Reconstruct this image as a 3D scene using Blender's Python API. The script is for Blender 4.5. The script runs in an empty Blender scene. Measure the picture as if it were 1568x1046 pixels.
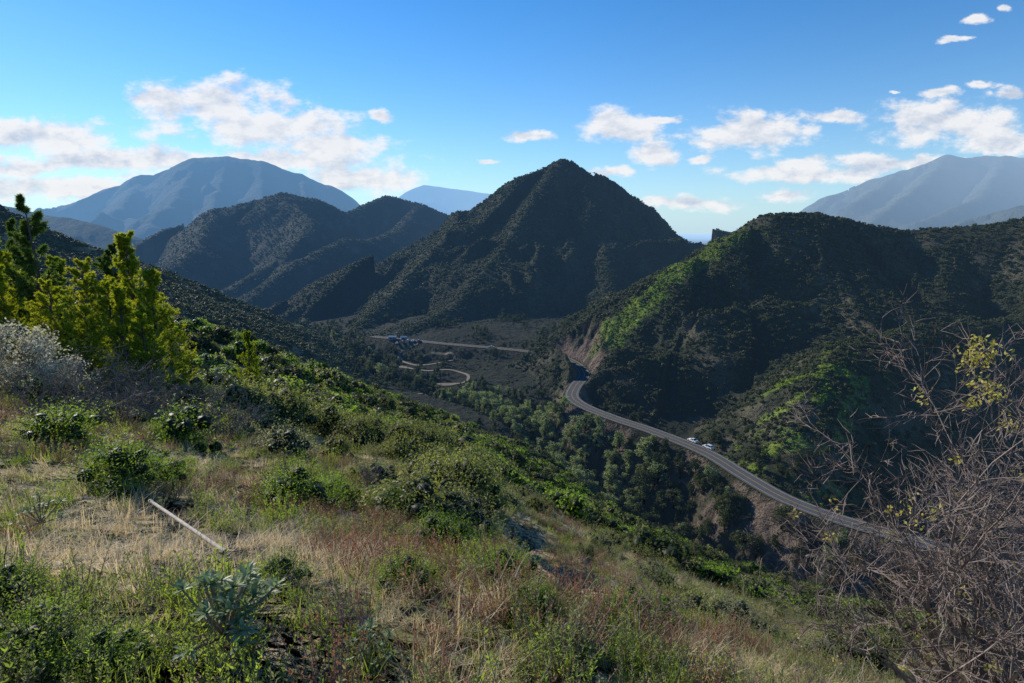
import bpy, bmesh, math, time
import numpy as np
from mathutils import Vector
T0=time.time()
RS=np.random.RandomState
sc=bpy.context.scene
sc.view_settings.view_transform='Standard'; sc.view_settings.look='None'; sc.view_settings.exposure=0; sc.view_settings.gamma=1
# ------------------------------------------------------------ camera
F=915.0; PITCH=math.atan(173/915.0); CT,ST=math.cos(PITCH),math.sin(PITCH)
cam=bpy.data.objects.new('camera',bpy.data.cameras.new('camera')); sc.collection.objects.link(cam)
cam.data.lens=21.0; cam.data.sensor_width=36; cam.data.clip_start=0.05; cam.data.clip_end=60000
cam.location=(0,0,0); cam.rotation_euler=(math.pi/2-PITCH,0,0); sc.camera=cam
def R(u,v):
    u-=784.;w=523.-v; y=F*CT+w*ST; z=-F*ST+w*CT
    return u/y,z/y
def W(u,v,y):
    a,b=R(u,v); return (a*y,y,b*y)
def WZ(u,v,z):
    a,b=R(u,v); y=z/b; return (a*y,y,z)
# ------------------------------------------------------------ noise
def _h(ix,iy,seed):
    h=(ix*374761393+iy*668265263+seed*974634777)&0xffffffff
    h=((h^(h>>13))*1274126177)&0xffffffff
    h=((h^(h>>16))*2246822519)&0xffffffff
    return ((h^(h>>15))&0xffffff)/16777215.0
def vn(x,y,seed=0):
    x=np.asarray(x,float);y=np.asarray(y,float)
    fx=np.floor(x);fy=np.floor(y);ix=fx.astype(np.int64);iy=fy.astype(np.int64)
    a=x-fx;b=y-fy;a=a*a*a*(a*(a*6-15)+10);b=b*b*b*(b*(b*6-15)+10)
    n00=_h(ix,iy,seed);n10=_h(ix+1,iy,seed);n01=_h(ix,iy+1,seed);n11=_h(ix+1,iy+1,seed)
    return (n00*(1-a)+n10*a)*(1-b)+(n01*(1-a)+n11*a)*b
def fbm(x,y,seed=0,o=4,g=.5):
    s=0;a=1;t=0
    for i in range(o):
        s=s+a*vn(x+17.3*i,y-9.1*i,seed+i);t+=a;a*=g;x=x*2.03;y=y*2.03
    return s/t
def ridged(x,y,seed=0,o=4,g=.5):
    s=0;a=1;t=0
    for i in range(o):
        s=s+a*np.abs(2*vn(x+13.7*i,y-5.1*i,seed+i)-1);t+=a;a*=g;x=x*2.1;y=y*2.1
    return s/t
def ss(a,b,x):
    t=np.clip((x-a)/(b-a),0,1);return t*t*(3-2*t)
def smax(a,b,k):
    h=np.clip(.5+.5*(a-b)/k,0,1);return b*(1-h)+a*h+k*h*(1-h)
# ------------------------------------------------------------ near hillside (scattered survey points)
CP=[(0,1046,2.3),(400,1046,2.3),(784,1046,2.5),(1100,1046,3.6),(1300,1046,7),(1568,1046,14),
(0,850,4.2),(200,850,4.5),(400,850,5.2),(600,850,6),(800,860,8),(1000,930,10),(1150,970,16),(1300,970,30),(1500,985,40),
(0,700,8.5),(200,720,9),(450,760,10),(650,760,13),(800,780,20),(900,820,28),(1050,880,35),(1200,930,50),
(0,600,17),(120,590,25),(300,610,32),(450,640,30),(600,670,36),(720,700,50),(850,760,60),(950,830,50),
(280,480,85),(400,545,100),(500,577,120),(640,627,140),(760,672,140),(860,718,140),(1000,830,90),(1120,880,80),(1250,935,75),
(300,520,200),(420,560,210),(500,640,200),(640,700,200),(860,800,200),(1000,900,140),(1250,1000,110),(1500,1030,90),
(0,322,330),(60,360,330),(130,385,340),(240,425,350),(330,458,370),(430,492,400),(60,450,100),(0,420,90),(150,500,80),
(-300,300,300),(-300,500,40),(-300,800,5)]
def plane(x,y): return -1.9-.5*x-.36*y
cpx=np.array([W(*c) for c in CP])
ext=np.array([(-6,-2,0.2),(-30,-30,20),(30,-30,-8),(3,-3,-2.),(0,0,-1.75),(.6,.6,-1.9),(-.8,.4,-1.75),(100,-60,-40),(120,40,-90),(-100,-60,60)],float)
cpx=np.vstack([cpx,ext])
def wc(x,y):
    r=np.sqrt(x*x+y*y+.6); return np.arctan2(x,y+1e-6)*1.6,np.log(r)
def kern(d2): return np.sqrt(d2+.03)
ca,cs=wc(cpx[:,0],cpx[:,1]); rr=np.sqrt(cpx[:,0]**2+cpx[:,1]**2+.6)
res=(cpx[:,2]-plane(cpx[:,0],cpx[:,1]))/rr
K=kern((ca[:,None]-ca[None])**2+(cs[:,None]-cs[None])**2)
wts=np.linalg.solve(K,res)
def hill0(x,y):
    a,s=wc(x,y);o=np.zeros_like(x)
    for i in range(len(wts)): o+=wts[i]*kern((a-ca[i])**2+(s-cs[i])**2)
    r=np.sqrt(x*x+y*y+.6)
    z=plane(x,y)+o*r
    back=ss(.0,1.,-(y)/ (r+1)) 
    z=z*(1-back)+np.minimum(z,25+.05*r)*back
    return z-.45*np.maximum(0,r-430)
def cast0(u,v,f):
    a,b=R(u,v); t=np.exp(np.linspace(math.log(1.2),math.log(900),2500))
    z=f(a*t,t); k=np.argmax(z>b*t); y=t[k]; return np.array([a*y,y,float(z[k])])
gl=np.array([cast0(u,v,hill0)[:2] for u,v in [(735,770),(790,815),(845,862),(900,915),(945,965)]])
def glw(r): return .24+.07*r
def poly_d(x,y,P):
    best=np.full(x.shape,1e9);S=np.zeros(x.shape);side=np.zeros(x.shape);s0=0
    for i in range(len(P)-1):
        ax,ay=P[i][:2];bx,by=P[i+1][:2];dx,dy=bx-ax,by-ay;L=math.hypot(dx,dy)
        t=np.clip(((x-ax)*dx+(y-ay)*dy)/(L*L),0,1);d=np.hypot(x-ax-t*dx,y-ay-t*dy)
        m=d<best;best=np.where(m,d,best);S=np.where(m,s0+t,S);side=np.where(m,np.sign((x-ax)*dy-(y-ay)*dx),side);s0+=1
    return best,S,side
def hill(x,y):
    z=hill0(x,y);r=np.hypot(x,y)
    z=z+ (fbm(x/1.7,y/1.7,3,4)-.5)*.35*ss(1,6,r)
    am=np.minimum(r*.05,9)*ss(15,60,r)
    s=(x*-.58+y*.81);d=(x*.81+y*.58)
    z=z+(.35-ridged(s/55+.6*fbm(x/60,y/60,8,2),d/170,11,4))*am*1.6
    m=r<60
    if m.any():
        d2,S,side=poly_d(x,y,gl)
        d2=d2+(fbm(x*1.1,y*1.1,66,3)-.5)*.8
        w=glw(r); e=ss(-.3,.4,S)*(1-ss(3.2,4,S))
        q=d2*side/w
        z=z-m*e*(.6+.9*vn(x*1.3,y*1.3,5))*np.exp(-np.where(q>0,(q*2.4)**2,(q*.8)**2))*.05*r
    return z
# ------------------------------------------------------------ road and river
RZ=-85.
road_uv=[(1750,905),(1640,882),(1568,864),(1450,840),(1370,819),(1280,793),(1200,762),(1140,728),(1080,692),(1000,660),(940,640),(895,622),(876,607),(882,590),(895,575),(886,560),(866,549),(840,543),(800,537),(750,532),(690,527),(640,522),(570,515)]
def spline(P,n):
    P=np.array(P,float);out=[]
    Q=np.vstack([2*P[0]-P[1],P,2*P[-1]-P[-2]])
    for i in range(1,len(Q)-2):
        for t in np.linspace(0,1,n,endpoint=False):
            a,b,c,d=Q[i-1:i+3]
            out.append(.5*((2*b)+(-a+c)*t+(2*a-5*b+4*c-d)*t*t+(-a+3*b-3*c+d)*t**3))
    out.append(Q[-2]);return np.array(out)
road=spline([WZ(u,v,RZ) for u,v in road_uv],6)
river=np.array([WZ(u,v,z) for u,v,z in [(1900,1080,-112),(1400,965,-112),(1250,915,-112),(1150,868,-112),(1060,822,-110),(960,762,-107),(850,700,-103),(800,645,-101),(700,614,-100),(600,577,-100),(500,537,-100)]]+[list(W(440,500,640)),list(W(400,480,900)),list(W(300,470,1300))])
# ------------------------------------------------------------ mountains
def tent(x,y,lines,slope,L,A,seed,crest=6.):
    out=None
    wx=x+(fbm(x/L/.9,y/L/.9,seed+40,3)-.5)*L*.7;wy=y+(fbm(x/L/.9,y/L/.9,seed+50,3)-.5)*L*.7
    wn=1.3*fbm(wx/L,wy/L,seed+9,3)
    n2=ridged(wx/L/1.3,wy/L/1.3,seed+20,4,.42)
    for li,(P,sl) in enumerate(lines):
        best=np.full(x.shape,-1e9);S=np.zeros(x.shape);D=np.zeros(x.shape);off=li*777.
        for i in range(len(P)-1):
            a=P[i];b=P[i+1];dx,dy=b[0]-a[0],b[1]-a[1];l=math.hypot(dx,dy)
            t=np.clip(((x-a[0])*dx+(y-a[1])*dy)/(l*l),0,1)
            d=np.hypot(x-a[0]-t*dx,y-a[1]-t*dy)
            h=a[2]+(b[2]-a[2])*t-sl*.94*(np.sqrt(d*d+crest*crest)-crest)
            sd=np.sign((x-a[0])*dy-(y-a[1])*dx)
            m=h>best;best=np.where(m,h,best);S=np.where(m,off+t*l,S);D=np.where(m,d*sd,D);off+=l
        aD=np.abs(D)
        n=ridged(S/L+wn,D/(3.2*L),seed,3,.45)
        w=ss(L*.12,L*1.35,aD);w2=ss(0,L*1.2,aD)
        h=best-A*w*n*1.6-A*w2*n2*1.3+A*.26*w2
        out=h if out is None else smax(out,h,A*.25)
    return out+(fbm(x/L*3,y/L*3,seed+3,4)-.5)*A*.16-A*.03
def PL(*a): return [W(*p) for p in a]
def PY(y,*a): return [W(u,v,y) for u,v in a]
MB=[(PL((905,552,362),(950,492,375),(1050,402,405),(1120,361,425),(1180,328,445),(1250,326,445),(1300,336,440),(1380,352,435),(1440,350,425),(1500,346,415),(1575,336,405),(1700,330,390),(1900,320,360)),.54),
    (PL((1568,336,405),(1640,430,340),(1568,488,318),(1420,498,300),(1300,524,280),(1245,580,255),(1205,690,212)),.62),
    (PL((1290,334,445),(1290,440,385),(1230,570,310)),.6),
    (PL((1450,350,430),(1440,430,370)),.6)]
MC=[(PL((400,478,700),(430,462,690),(540,404,740),(600,379,775),(680,350,810),(700,338,820),(740,301,850),(800,268,880),(862,243,900),(910,264,890),(1000,320,860),(1060,347,850),(1120,352,850),(1250,372,880),(1500,380,900)),.52),
    (PL((875,250,895),(925,360,740),(935,450,600),(900,520,490)),.55),
    (PL((850,250,895),(770,380,700),(690,470,570),(610,512,500)),.56),
    (PL((700,342,820),(620,430,660),(560,490,560)),.6)]
MD=[(PL((120,420,1300),(215,372,1400),(260,350,1420),(330,322,1450),(430,295,1500),(480,303,1520),(530,325,1550),(590,299,1700),(640,310,1700),(690,330,1700),(760,360,1700)),.52),
    (PL((440,298,1500),(480,345,1300),(440,385,1180),(350,440,1050)),.6),
    (PL((640,312,1700),(610,350,1450),(560,368,1250),(530,363,1220),(460,395,1120),(400,440,1000)),.6),
    (PL((330,322,1450),(300,380,1200),(240,420,1060)),.6)]
ML=[(PL((-200,300,2600),(0,313,2600),(60,326,2600),(130,337,2400),(190,358,2300),(240,390,2200)),.45)]
ME=[(PY(5000,(-100,345),(60,322),(110,309),(165,287),(230,266),(290,243),(330,239),(385,243),(440,260),(500,280),(545,300),(600,330),(700,350)),.44),
    (PL((300,245,5000),(270,300,4200),(230,340,3700)),.55),(PL((350,243,5000),(330,300,4300),(310,345,3700)),.55),(PL((400,247,5000),(400,310,4200),(390,345,3800)),.55),(PL((460,268,5000),(470,315,4300)),.55),(PL((220,270,5000),(180,320,4200)),.55)]
MF=[(PY(9500,(560,325),(610,300),(650,283),(700,289),(745,295),(800,312),(900,335)),.4)]
MG=[(PY(4500,(1120,352),(1215,322),(1280,295),(1340,273),(1400,255),(1450,239),(1520,238),(1568,240),(1700,250),(1900,260)),.44),
    (PL((1450,240,4500),(1400,290,3900),(1330,340,3400)),.55),(PL((1540,240,4500),(1500,300,3700),(1400,340,3200)),.55),(PL((1380,262,4500),(1310,310,3900)),.55)]
MG2=[(PL((1380,362,2800),(1440,345,2800),(1490,333,2800),(1568,313,2700),(1700,300,2600),(1900,290,2500)),.45)]
def terrain_full(x,y):
    x=np.asarray(x,float);y=np.asarray(y,float);r=np.hypot(x,y)
    dr_,_,_=poly_d(x,y,river)
    V=-101-12*ss(330,200,y)+np.minimum(.6*np.maximum(0,dr_-5),5.5)+np.minimum(.12*np.maximum(0,dr_-16),8*ss(330,420,r)+2)+(fbm(x/40,y/40,31,3)-.5)*3
    V=V-52*ss(560,1150,r)*ss(200,-100,x) -55*ss(900,2500,r)
    z=V;reg=np.zeros(x.shape)
    def add(h,k,idx,m):
        nonlocal z,reg
        zz=z[m];rg=reg[m];rg=np.where(h>zz,idx,rg);reg[m]=rg;z[m]=smax(zz,h,k)
    z=z.copy()
    m=r<900
    if m.any(): add(hill(x[m],y[m]),2.,1,m)
    for (ml,sl,L,A,sd,r0,r1,k,idx,cr) in [(MB,.5,55,15,60,130,900,3,2,6),(MC,.5,110,36,75,350,1500,5,3,4),(MD,.5,190,64,90,700,2600,6,4,10),(ML,.5,300,90,105,1700,4500,8,5,9),
         (ME,.5,480,260,120,2700,8500,10,6,15),(MF,.5,900,200,135,7000,14000,10,7,20),(MG,.5,450,210,150,2500,9000,10,8,15),(MG2,.5,330,100,165,1800,5000,8,9,15)]:
        m=(r>r0)&(r<r1)
        if m.any(): add(tent(x[m],y[m],ml,sl,L,A,sd,cr),k,idx,m)
    cut=np.zeros(x.shape);m=(r>90)&(r<620)
    if m.any():
        xm,ym=x[m],y[m]
        d,S,side=poly_d(xm,ym,road)
        e=np.maximum(0,d-4.4)
        nn=fbm(xm/7,ym/7,44,4)
        lw=ss(360,300,ym)
        hi=RZ-.25+e*(.8+1.8*nn);lo=RZ-.25-e*(.35+.5*nn+lw*(.3+.8*nn))
        zz=z[m];z2=np.clip(zz,lo,hi)
        far=ss(75,60,d)
        z2=zz+(z2-zz)*far
        cut[m]=np.maximum(np.clip((zz-hi)/3,0,1)*ss(26,12,d),.8*np.clip((lo-zz)/3,0,1)*ss(24,12,d)*lw)*(e>0)
        z[m]=z2
    return z,reg,cut
def terr(x,y): return terrain_full(x,y)[0]
def cast(u,v,lo=1.2,hi=2500):
    a,b=R(u,v); t=np.exp(np.linspace(math.log(lo),math.log(hi),2600))
    z=terr(a*t,t); k=int(np.argmax(z>b*t)); 
    y=t[k] if z[k]>b*t[k] else 30.; return np.array([a*y,y,float(terr(np.array([a*y]),np.array([y]))[0])])
TRK=[(spline([cast(u,v,200)for u,v in q],8),w_) for q,w_ in (
 ([(640,527),(618,536),(612,548),(640,560),(690,553),(692,543),(660,541)],2.0),
 ([(610,562),(650,568),(690,567),(714,574),(716,582),(700,588),(650,591)],2.0),
 ([(640,604),(690,606),(722,618)],1.9))]
# ------------------------------------------------------------ mesh helper
def mk_mesh(name,parts,mats,smooth=()):
    V=[];FI=[];LS=[];MI=[];SM=[];off=0
    for v,f,mi,sm in parts:
        v=np.asarray(v,np.float32).reshape(-1,3);f=np.asarray(f,np.int32)
        if len(f)==0: continue
        V.append(v);FI.append((f+off).ravel());LS.append(np.full(len(f),f.shape[1],np.int32));MI.append(np.full(len(f),mi,np.int32));SM.append(np.full(len(f),sm,bool));off+=len(v)
    V=np.concatenate(V);FI=np.concatenate(FI);LS=np.concatenate(LS);MI=np.concatenate(MI);SM=np.concatenate(SM)
    me=bpy.data.meshes.new(name);me.vertices.add(len(V));me.vertices.foreach_set('co',V.ravel())
    me.loops.add(len(FI));me.loops.foreach_set('vertex_index',FI)
    me.polygons.add(len(LS));st=np.concatenate([[0],np.cumsum(LS)[:-1]]).astype(np.int32)
    me.polygons.foreach_set('loop_start',st)
    for m in mats: me.materials.append(m)
    me.polygons.foreach_set('material_index',MI);me.polygons.foreach_set('use_smooth',SM)
    me.update(calc_edges=True)
    return me
def obj(name,me,loc=(0,0,0),rot=(0,0,0),scl=(1,1,1),link=True):
    o=bpy.data.objects.new(name,me);o.location=loc;o.rotation_euler=rot;o.scale=scl
    if link: sc.collection.objects.link(o)
    return o
# ------------------------------------------------------------ materials
class NT:
    def __init__(s,nt): s.nt=nt;nt.nodes.clear()
    def n(s,t,ins=None,**k):
        nd=s.nt.nodes.new(t)
        for a,b in k.items(): setattr(nd,a,b)
        for a,b in (ins or {}).items():
            if isinstance(b,bpy.types.NodeSocket): s.nt.links.new(b,nd.inputs[a])
            else: nd.inputs[a].default_value=b
        return nd
    def m(s,op,a,b=None,c=None,clamp=False):
        i={0:a}
        if b is not None:i[1]=b
        if c is not None:i[2]=c
        return s.n('ShaderNodeMath',i,operation=op,use_clamp=clamp).outputs[0]
    def mix(s,f,a,b,bt='MIX'):
        nd=s.n('ShaderNodeMix',data_type='RGBA',blend_type=bt)
        for k,v in ((0,f),(6,a),(7,b)):
            if isinstance(v,bpy.types.NodeSocket): s.nt.links.new(v,nd.inputs[k])
            else: nd.inputs[k].default_value=v if k==0 else (tuple(v)+(1,) if len(v)==3 else v)
        return nd.outputs[2]
def newmat(name):
    m=bpy.data.materials.new(name);m.use_nodes=True;return m,NT(m.node_tree)
# distance haze painted into surface materials as bluish emission, by world position
def haze_emission(m,t,sh):
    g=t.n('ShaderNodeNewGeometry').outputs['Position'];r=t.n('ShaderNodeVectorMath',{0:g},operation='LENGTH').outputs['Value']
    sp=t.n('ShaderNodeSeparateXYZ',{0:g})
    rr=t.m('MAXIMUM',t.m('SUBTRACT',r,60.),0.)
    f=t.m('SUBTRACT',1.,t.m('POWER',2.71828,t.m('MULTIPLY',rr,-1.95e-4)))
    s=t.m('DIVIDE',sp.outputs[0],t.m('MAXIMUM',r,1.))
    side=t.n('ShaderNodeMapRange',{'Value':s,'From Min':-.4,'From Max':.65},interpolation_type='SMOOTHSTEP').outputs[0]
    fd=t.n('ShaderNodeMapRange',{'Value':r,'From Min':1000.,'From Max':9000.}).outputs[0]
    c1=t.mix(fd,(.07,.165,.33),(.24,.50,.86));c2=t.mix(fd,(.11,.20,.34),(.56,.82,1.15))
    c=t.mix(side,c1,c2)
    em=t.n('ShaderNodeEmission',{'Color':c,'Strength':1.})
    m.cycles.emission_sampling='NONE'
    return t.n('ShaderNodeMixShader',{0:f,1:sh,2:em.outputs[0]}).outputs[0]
def leafmat(name,c1,c2,tr=.4,tcol=None,rough=.55,nscale=1.5,far=False):
    m,t=newmat(name)
    oi=t.n('ShaderNodeObjectInfo');g=t.n('ShaderNodeNewGeometry')
    no=t.n('ShaderNodeTexNoise',{'Vector':g.outputs['Position'],'Scale':nscale,'Detail':2.})
    f=t.m('ADD',t.m('MULTIPLY',oi.outputs['Random'],.7),t.m('MULTIPLY',no.outputs['Fac'],.9));f=t.m('SUBTRACT',f,.3,clamp=True)
    col=t.mix(f,c1,c2)
    p=t.n('ShaderNodeBsdfPrincipled',{'Base Color':col,'Roughness':rough,'Specular IOR Level':.15 if far else .25})
    o=p.outputs[0]
    if tr>0:
        tc=t.mix(1.,col,tcol or (1.6,1.7,.7),'MULTIPLY')
        tl=t.n('ShaderNodeBsdfTranslucent',{'Color':tc})
        o=t.n('ShaderNodeMixShader',{0:tr,1:o,2:tl.outputs[0]}).outputs[0]
    if far: o=haze_emission(m,t,o)
    t.n('ShaderNodeOutputMaterial',{0:o});return m
def plainmat(name,c,rough=.7,met=0,var=.15,sc_=5.,spec=.3):
    m,t=newmat(name);g=t.n('ShaderNodeNewGeometry')
    no=t.n('ShaderNodeTexNoise',{'Vector':g.outputs['Position'],'Scale':sc_,'Detail':4.})
    c2=tuple(x*(1-var*2) for x in c)
    col=t.mix(no.outputs['Fac'],c2,tuple(min(1,x*(1+var)) for x in c))
    p=t.n('ShaderNodeBsdfPrincipled',{'Base Color':col,'Roughness':rough,'Metallic':met,'Specular IOR Level':spec})
    t.n('ShaderNodeOutputMaterial',{0:p.outputs[0]});return m
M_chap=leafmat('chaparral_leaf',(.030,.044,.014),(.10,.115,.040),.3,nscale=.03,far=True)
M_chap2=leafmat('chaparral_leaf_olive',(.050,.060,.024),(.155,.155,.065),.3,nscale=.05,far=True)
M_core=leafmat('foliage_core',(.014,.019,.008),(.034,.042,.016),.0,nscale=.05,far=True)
M_sunlit_green=leafmat('sunlit_green_leaf',(.17,.23,.025),(.34,.42,.05),.4,nscale=.1,far=True)  # green scrub, colour brightened to paint the sunlit look of the spurs
M_green=leafmat('bush_leaf_green',(.12,.19,.025),(.26,.35,.055),.45,nscale=.6)
M_olive=leafmat('bush_leaf_olive',(.15,.165,.055),(.30,.30,.12),.42,nscale=.6)
M_grey=leafmat('bush_leaf_grey',(.19,.19,.11),(.35,.34,.22),.4,nscale=.6)
M_sage=leafmat('sprig_leaf',(.15,.21,.04),(.32,.38,.09),.5,nscale=.4)
M_sage2=leafmat('sprig_leaf_grey',(.17,.20,.09),(.34,.36,.19),.45,(1.4,1.4,.8),nscale=.4)
M_red=leafmat('sprig_red',(.30,.15,.09),(.46,.27,.16),.4,(1.2,1.,.8),nscale=.4)
M_straw=leafmat('straw_grass',(.52,.42,.25),(.82,.70,.47),.45,(1.1,1.,.8),nscale=.4)
M_ggrass=leafmat('green_grass',(.22,.27,.05),(.44,.48,.11),.5,(1.35,1.35,.7),nscale=.4)
M_pine=leafmat('pine_needles',(.20,.26,.025),(.42,.44,.05),.55,(1.5,1.45,.4),nscale=.35)
M_pined=leafmat('pine_needles_dark',(.07,.12,.03),(.16,.22,.05),.4,nscale=.35)
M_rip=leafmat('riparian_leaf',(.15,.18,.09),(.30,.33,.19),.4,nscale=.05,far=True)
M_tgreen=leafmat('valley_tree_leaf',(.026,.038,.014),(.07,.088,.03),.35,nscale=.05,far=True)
M_yel=leafmat('yellow_leaf',(.38,.35,.08),(.55,.50,.16),.45,(1.2,1.1,.6))
M_agave=leafmat('broad_leaf',(.22,.26,.14),(.34,.39,.22),.3,(1.2,1.4,.7),rough=.5)
M_flower=leafmat('pale_blossom',(.50,.48,.34),(.72,.68,.54),.4,(1.,1.,.9))
M_bark=plainmat('bark',(.12,.095,.075),.9)
M_twig=plainmat('twig',(.27,.21,.165),.85,sc_=3)
M_twigp=plainmat('dry_twig',(.26,.205,.175),.85,sc_=3)
# ------------------------------------------------------------ terrain mesh
fr=np.radians(np.concatenate([np.arange(-52,52,.105)]))
bk=np.radians(np.concatenate([np.arange(52,60,.4),np.arange(60,300,3.),np.arange(300,308,.4)]))
PH=np.concatenate([fr,bk]);nr=1450
RR=np.concatenate([np.exp(np.linspace(math.log(.9),math.log(16000),nr))])
PHg,RG=np.meshgrid(PH,RR);X=(RG*np.sin(PHg));Y=(RG*np.cos(PHg))
sh=X.shape;Z=np.empty(sh);REG=np.empty(sh);CUT=np.empty(sh)
for i in range(0,nr,100):
    a,b,c=terrain_full(X[i:i+100].ravel(),Y[i:i+100].ravel())
    Z[i:i+100]=a.reshape(X[i:i+100].shape);REG[i:i+100]=b.reshape(X[i:i+100].shape);CUT[i:i+100]=c.reshape(X[i:i+100].shape)
print('terrain',time.time()-T0)
nc=len(PH)
idx=np.arange(nr*nc).reshape(nr,nc);nx=np.roll(idx,-1,axis=1)
faces=np.stack([idx[:-1],nx[:-1],nx[1:],idx[1:]],-1).reshape(-1,4)[:, ::-1]
verts=np.stack([X,Y,Z],-1).reshape(-1,3)
cen=np.array([[0,0,float(terr(np.array([0.]),np.array([0.]))[0])]])
verts=np.vstack([verts,cen])
a=verts[faces[0]];n_=np.cross(a[1]-a[0],a[2]-a[0])
if n_[2]<0: faces=faces[:,::-1]
def biome(x,y):
    n=fbm(x/2.6,y/2.6,210,4);n2=fbm(x/14,y/14,220,4)
    return n,n2
def sunlit_spur_green(x,y):  # where the sunlit strip and patches of the spurs are painted green
    d,S,s=poly_d(x,y,[p for p in MB[0][0][:5]])
    st=fbm(x/6,y/6,230,4)
    a=ss(20,8,d*np.where(s>0,1.,1.6)+22*(st-.42))*ss(.05,.4,S)*ss(3.9,2.0,S)
    d,S,s=poly_d(x,y,MB[1][0][3:])
    b=.8*ss(26,12,d)*ss(.50,.60,fbm(x/9,y/9,235,4))*ss(.8,1.6,S)
    return np.maximum(a,b)
xf=verts[:,0];yf=verts[:,1];rf=np.hypot(xf,yf);reg=np.append(REG.ravel(),1);cut=np.append(CUT.ravel(),0)
n,n2=biome(xf,yf)
def mixc(a,b,t): return a*(1-t[:,None])+b*t[:,None]
C=np.tile(np.array([.052,.058,.030]),(len(xf),1))
C=mixc(C,np.array([.18,.155,.105]),np.where(reg==3,.25,.5)*ss(.50,.68,fbm(xf/22,yf/22,240,5))*(reg>1))
hillc=mixc(np.tile(np.array([.10,.11,.045]),(len(xf),1)),np.array([.36,.29,.18]),ss(.50,.66,n2))
neargr=mixc(np.tile(np.array([.17,.17,.07]),(len(xf),1)),np.array([.42,.33,.20]),ss(.40,.6,n))
hillc=mixc(neargr,hillc,ss(20,60,rf))
C=mixc(C,hillc,(reg==1)*1.)
C=mixc(C,np.array([.05,.054,.034]),(reg==0)*1.)
C=mixc(C,np.array([.24,.32,.05]),sunlit_spur_green(xf,yf)*(reg==2)*ss(.30,.5,fbm(xf/3,yf/3,88,3)))  # green grass tone, brightened to stand for sunlight on the spur
C=mixc(C,np.array([.24,.18,.14]),cut*ss(.36,.56,fbm(xf/9,yf/9,77,4)))
dg,Sg,sg=poly_d(xf,yf,gl);C=mixc(C,np.array([.52,.38,.24]),ss(1.8,.8,dg/glw(rf))*(rf<60)*ss(-.3,.3,Sg)*ss(4,3.4,Sg))
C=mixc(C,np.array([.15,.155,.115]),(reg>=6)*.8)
Cc=np.vstack([C,C[np.append(idx[0],nr*nc)]])
me=mk_mesh('terrain',[(verts,faces,0,True),(verts[np.append(idx[0],nr*nc)],np.stack([np.full(nc,nc),np.roll(np.arange(nc),-1),np.arange(nc)],-1),0,True)],[])
at=me.attributes.new('Col','FLOAT_COLOR','POINT')
at.data.foreach_set('color',np.hstack([Cc,np.ones((len(Cc),1))]).astype(np.float32).ravel())
m,t=newmat('terrain_ground')
at=t.n('ShaderNodeAttribute',attribute_name='Col');g=t.n('ShaderNodeNewGeometry');pos=g.outputs['Position']
n0=t.n('ShaderNodeTexNoise',{'Vector':pos,'Scale':.004,'Detail':8.,'Roughness':.6}).outputs['Fac']
n1=t.n('ShaderNodeTexNoise',{'Vector':pos,'Scale':.012,'Detail':9.,'Roughness':.68}).outputs['Fac']
n2_=t.n('ShaderNodeTexNoise',{'Vector':pos,'Scale':.22,'Detail':6.,'Roughness':.7}).outputs['Fac']
n3=t.n('ShaderNodeTexNoise',{'Vector':pos,'Scale':5.,'Detail':5.,'Roughness':.7}).outputs['Fac']
v=t.m('MULTIPLY',t.m('MULTIPLY_ADD',n1,1.8,.1),t.m('MULTIPLY_ADD',n2_,1.6,.2));v=t.m('MULTIPLY',v,t.m('MULTIPLY_ADD',n3,1.2,.4))
cc=t.n('ShaderNodeCombineColor',{0:v,1:v,2:v}).outputs[0]
col=t.mix(1.,at.outputs['Color'],cc,'MULTIPLY')
b0=t.n('ShaderNodeBump',{'Height':n0,'Strength':.9,'Distance':170.})
b1=t.n('ShaderNodeBump',{'Height':n1,'Strength':.9,'Distance':50.,'Normal':b0.outputs[0]})
b2=t.n('ShaderNodeBump',{'Height':n2_,'Strength':.6,'Distance':2.5,'Normal':b1.outputs[0]})
b3=t.n('ShaderNodeBump',{'Height':n3,'Strength':.7,'Distance':.12,'Normal':b2.outputs[0]})
p=t.n('ShaderNodeBsdfPrincipled',{'Base Color':col,'Roughness':.95,'Specular IOR Level':.1,'Normal':b3.outputs[0]})
t.n('ShaderNodeOutputMaterial',{0:haze_emission(m,t,p.outputs[0])})
me.materials.append(m);obj('terrain',me)
print('terrmesh',time.time()-T0)
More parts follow.
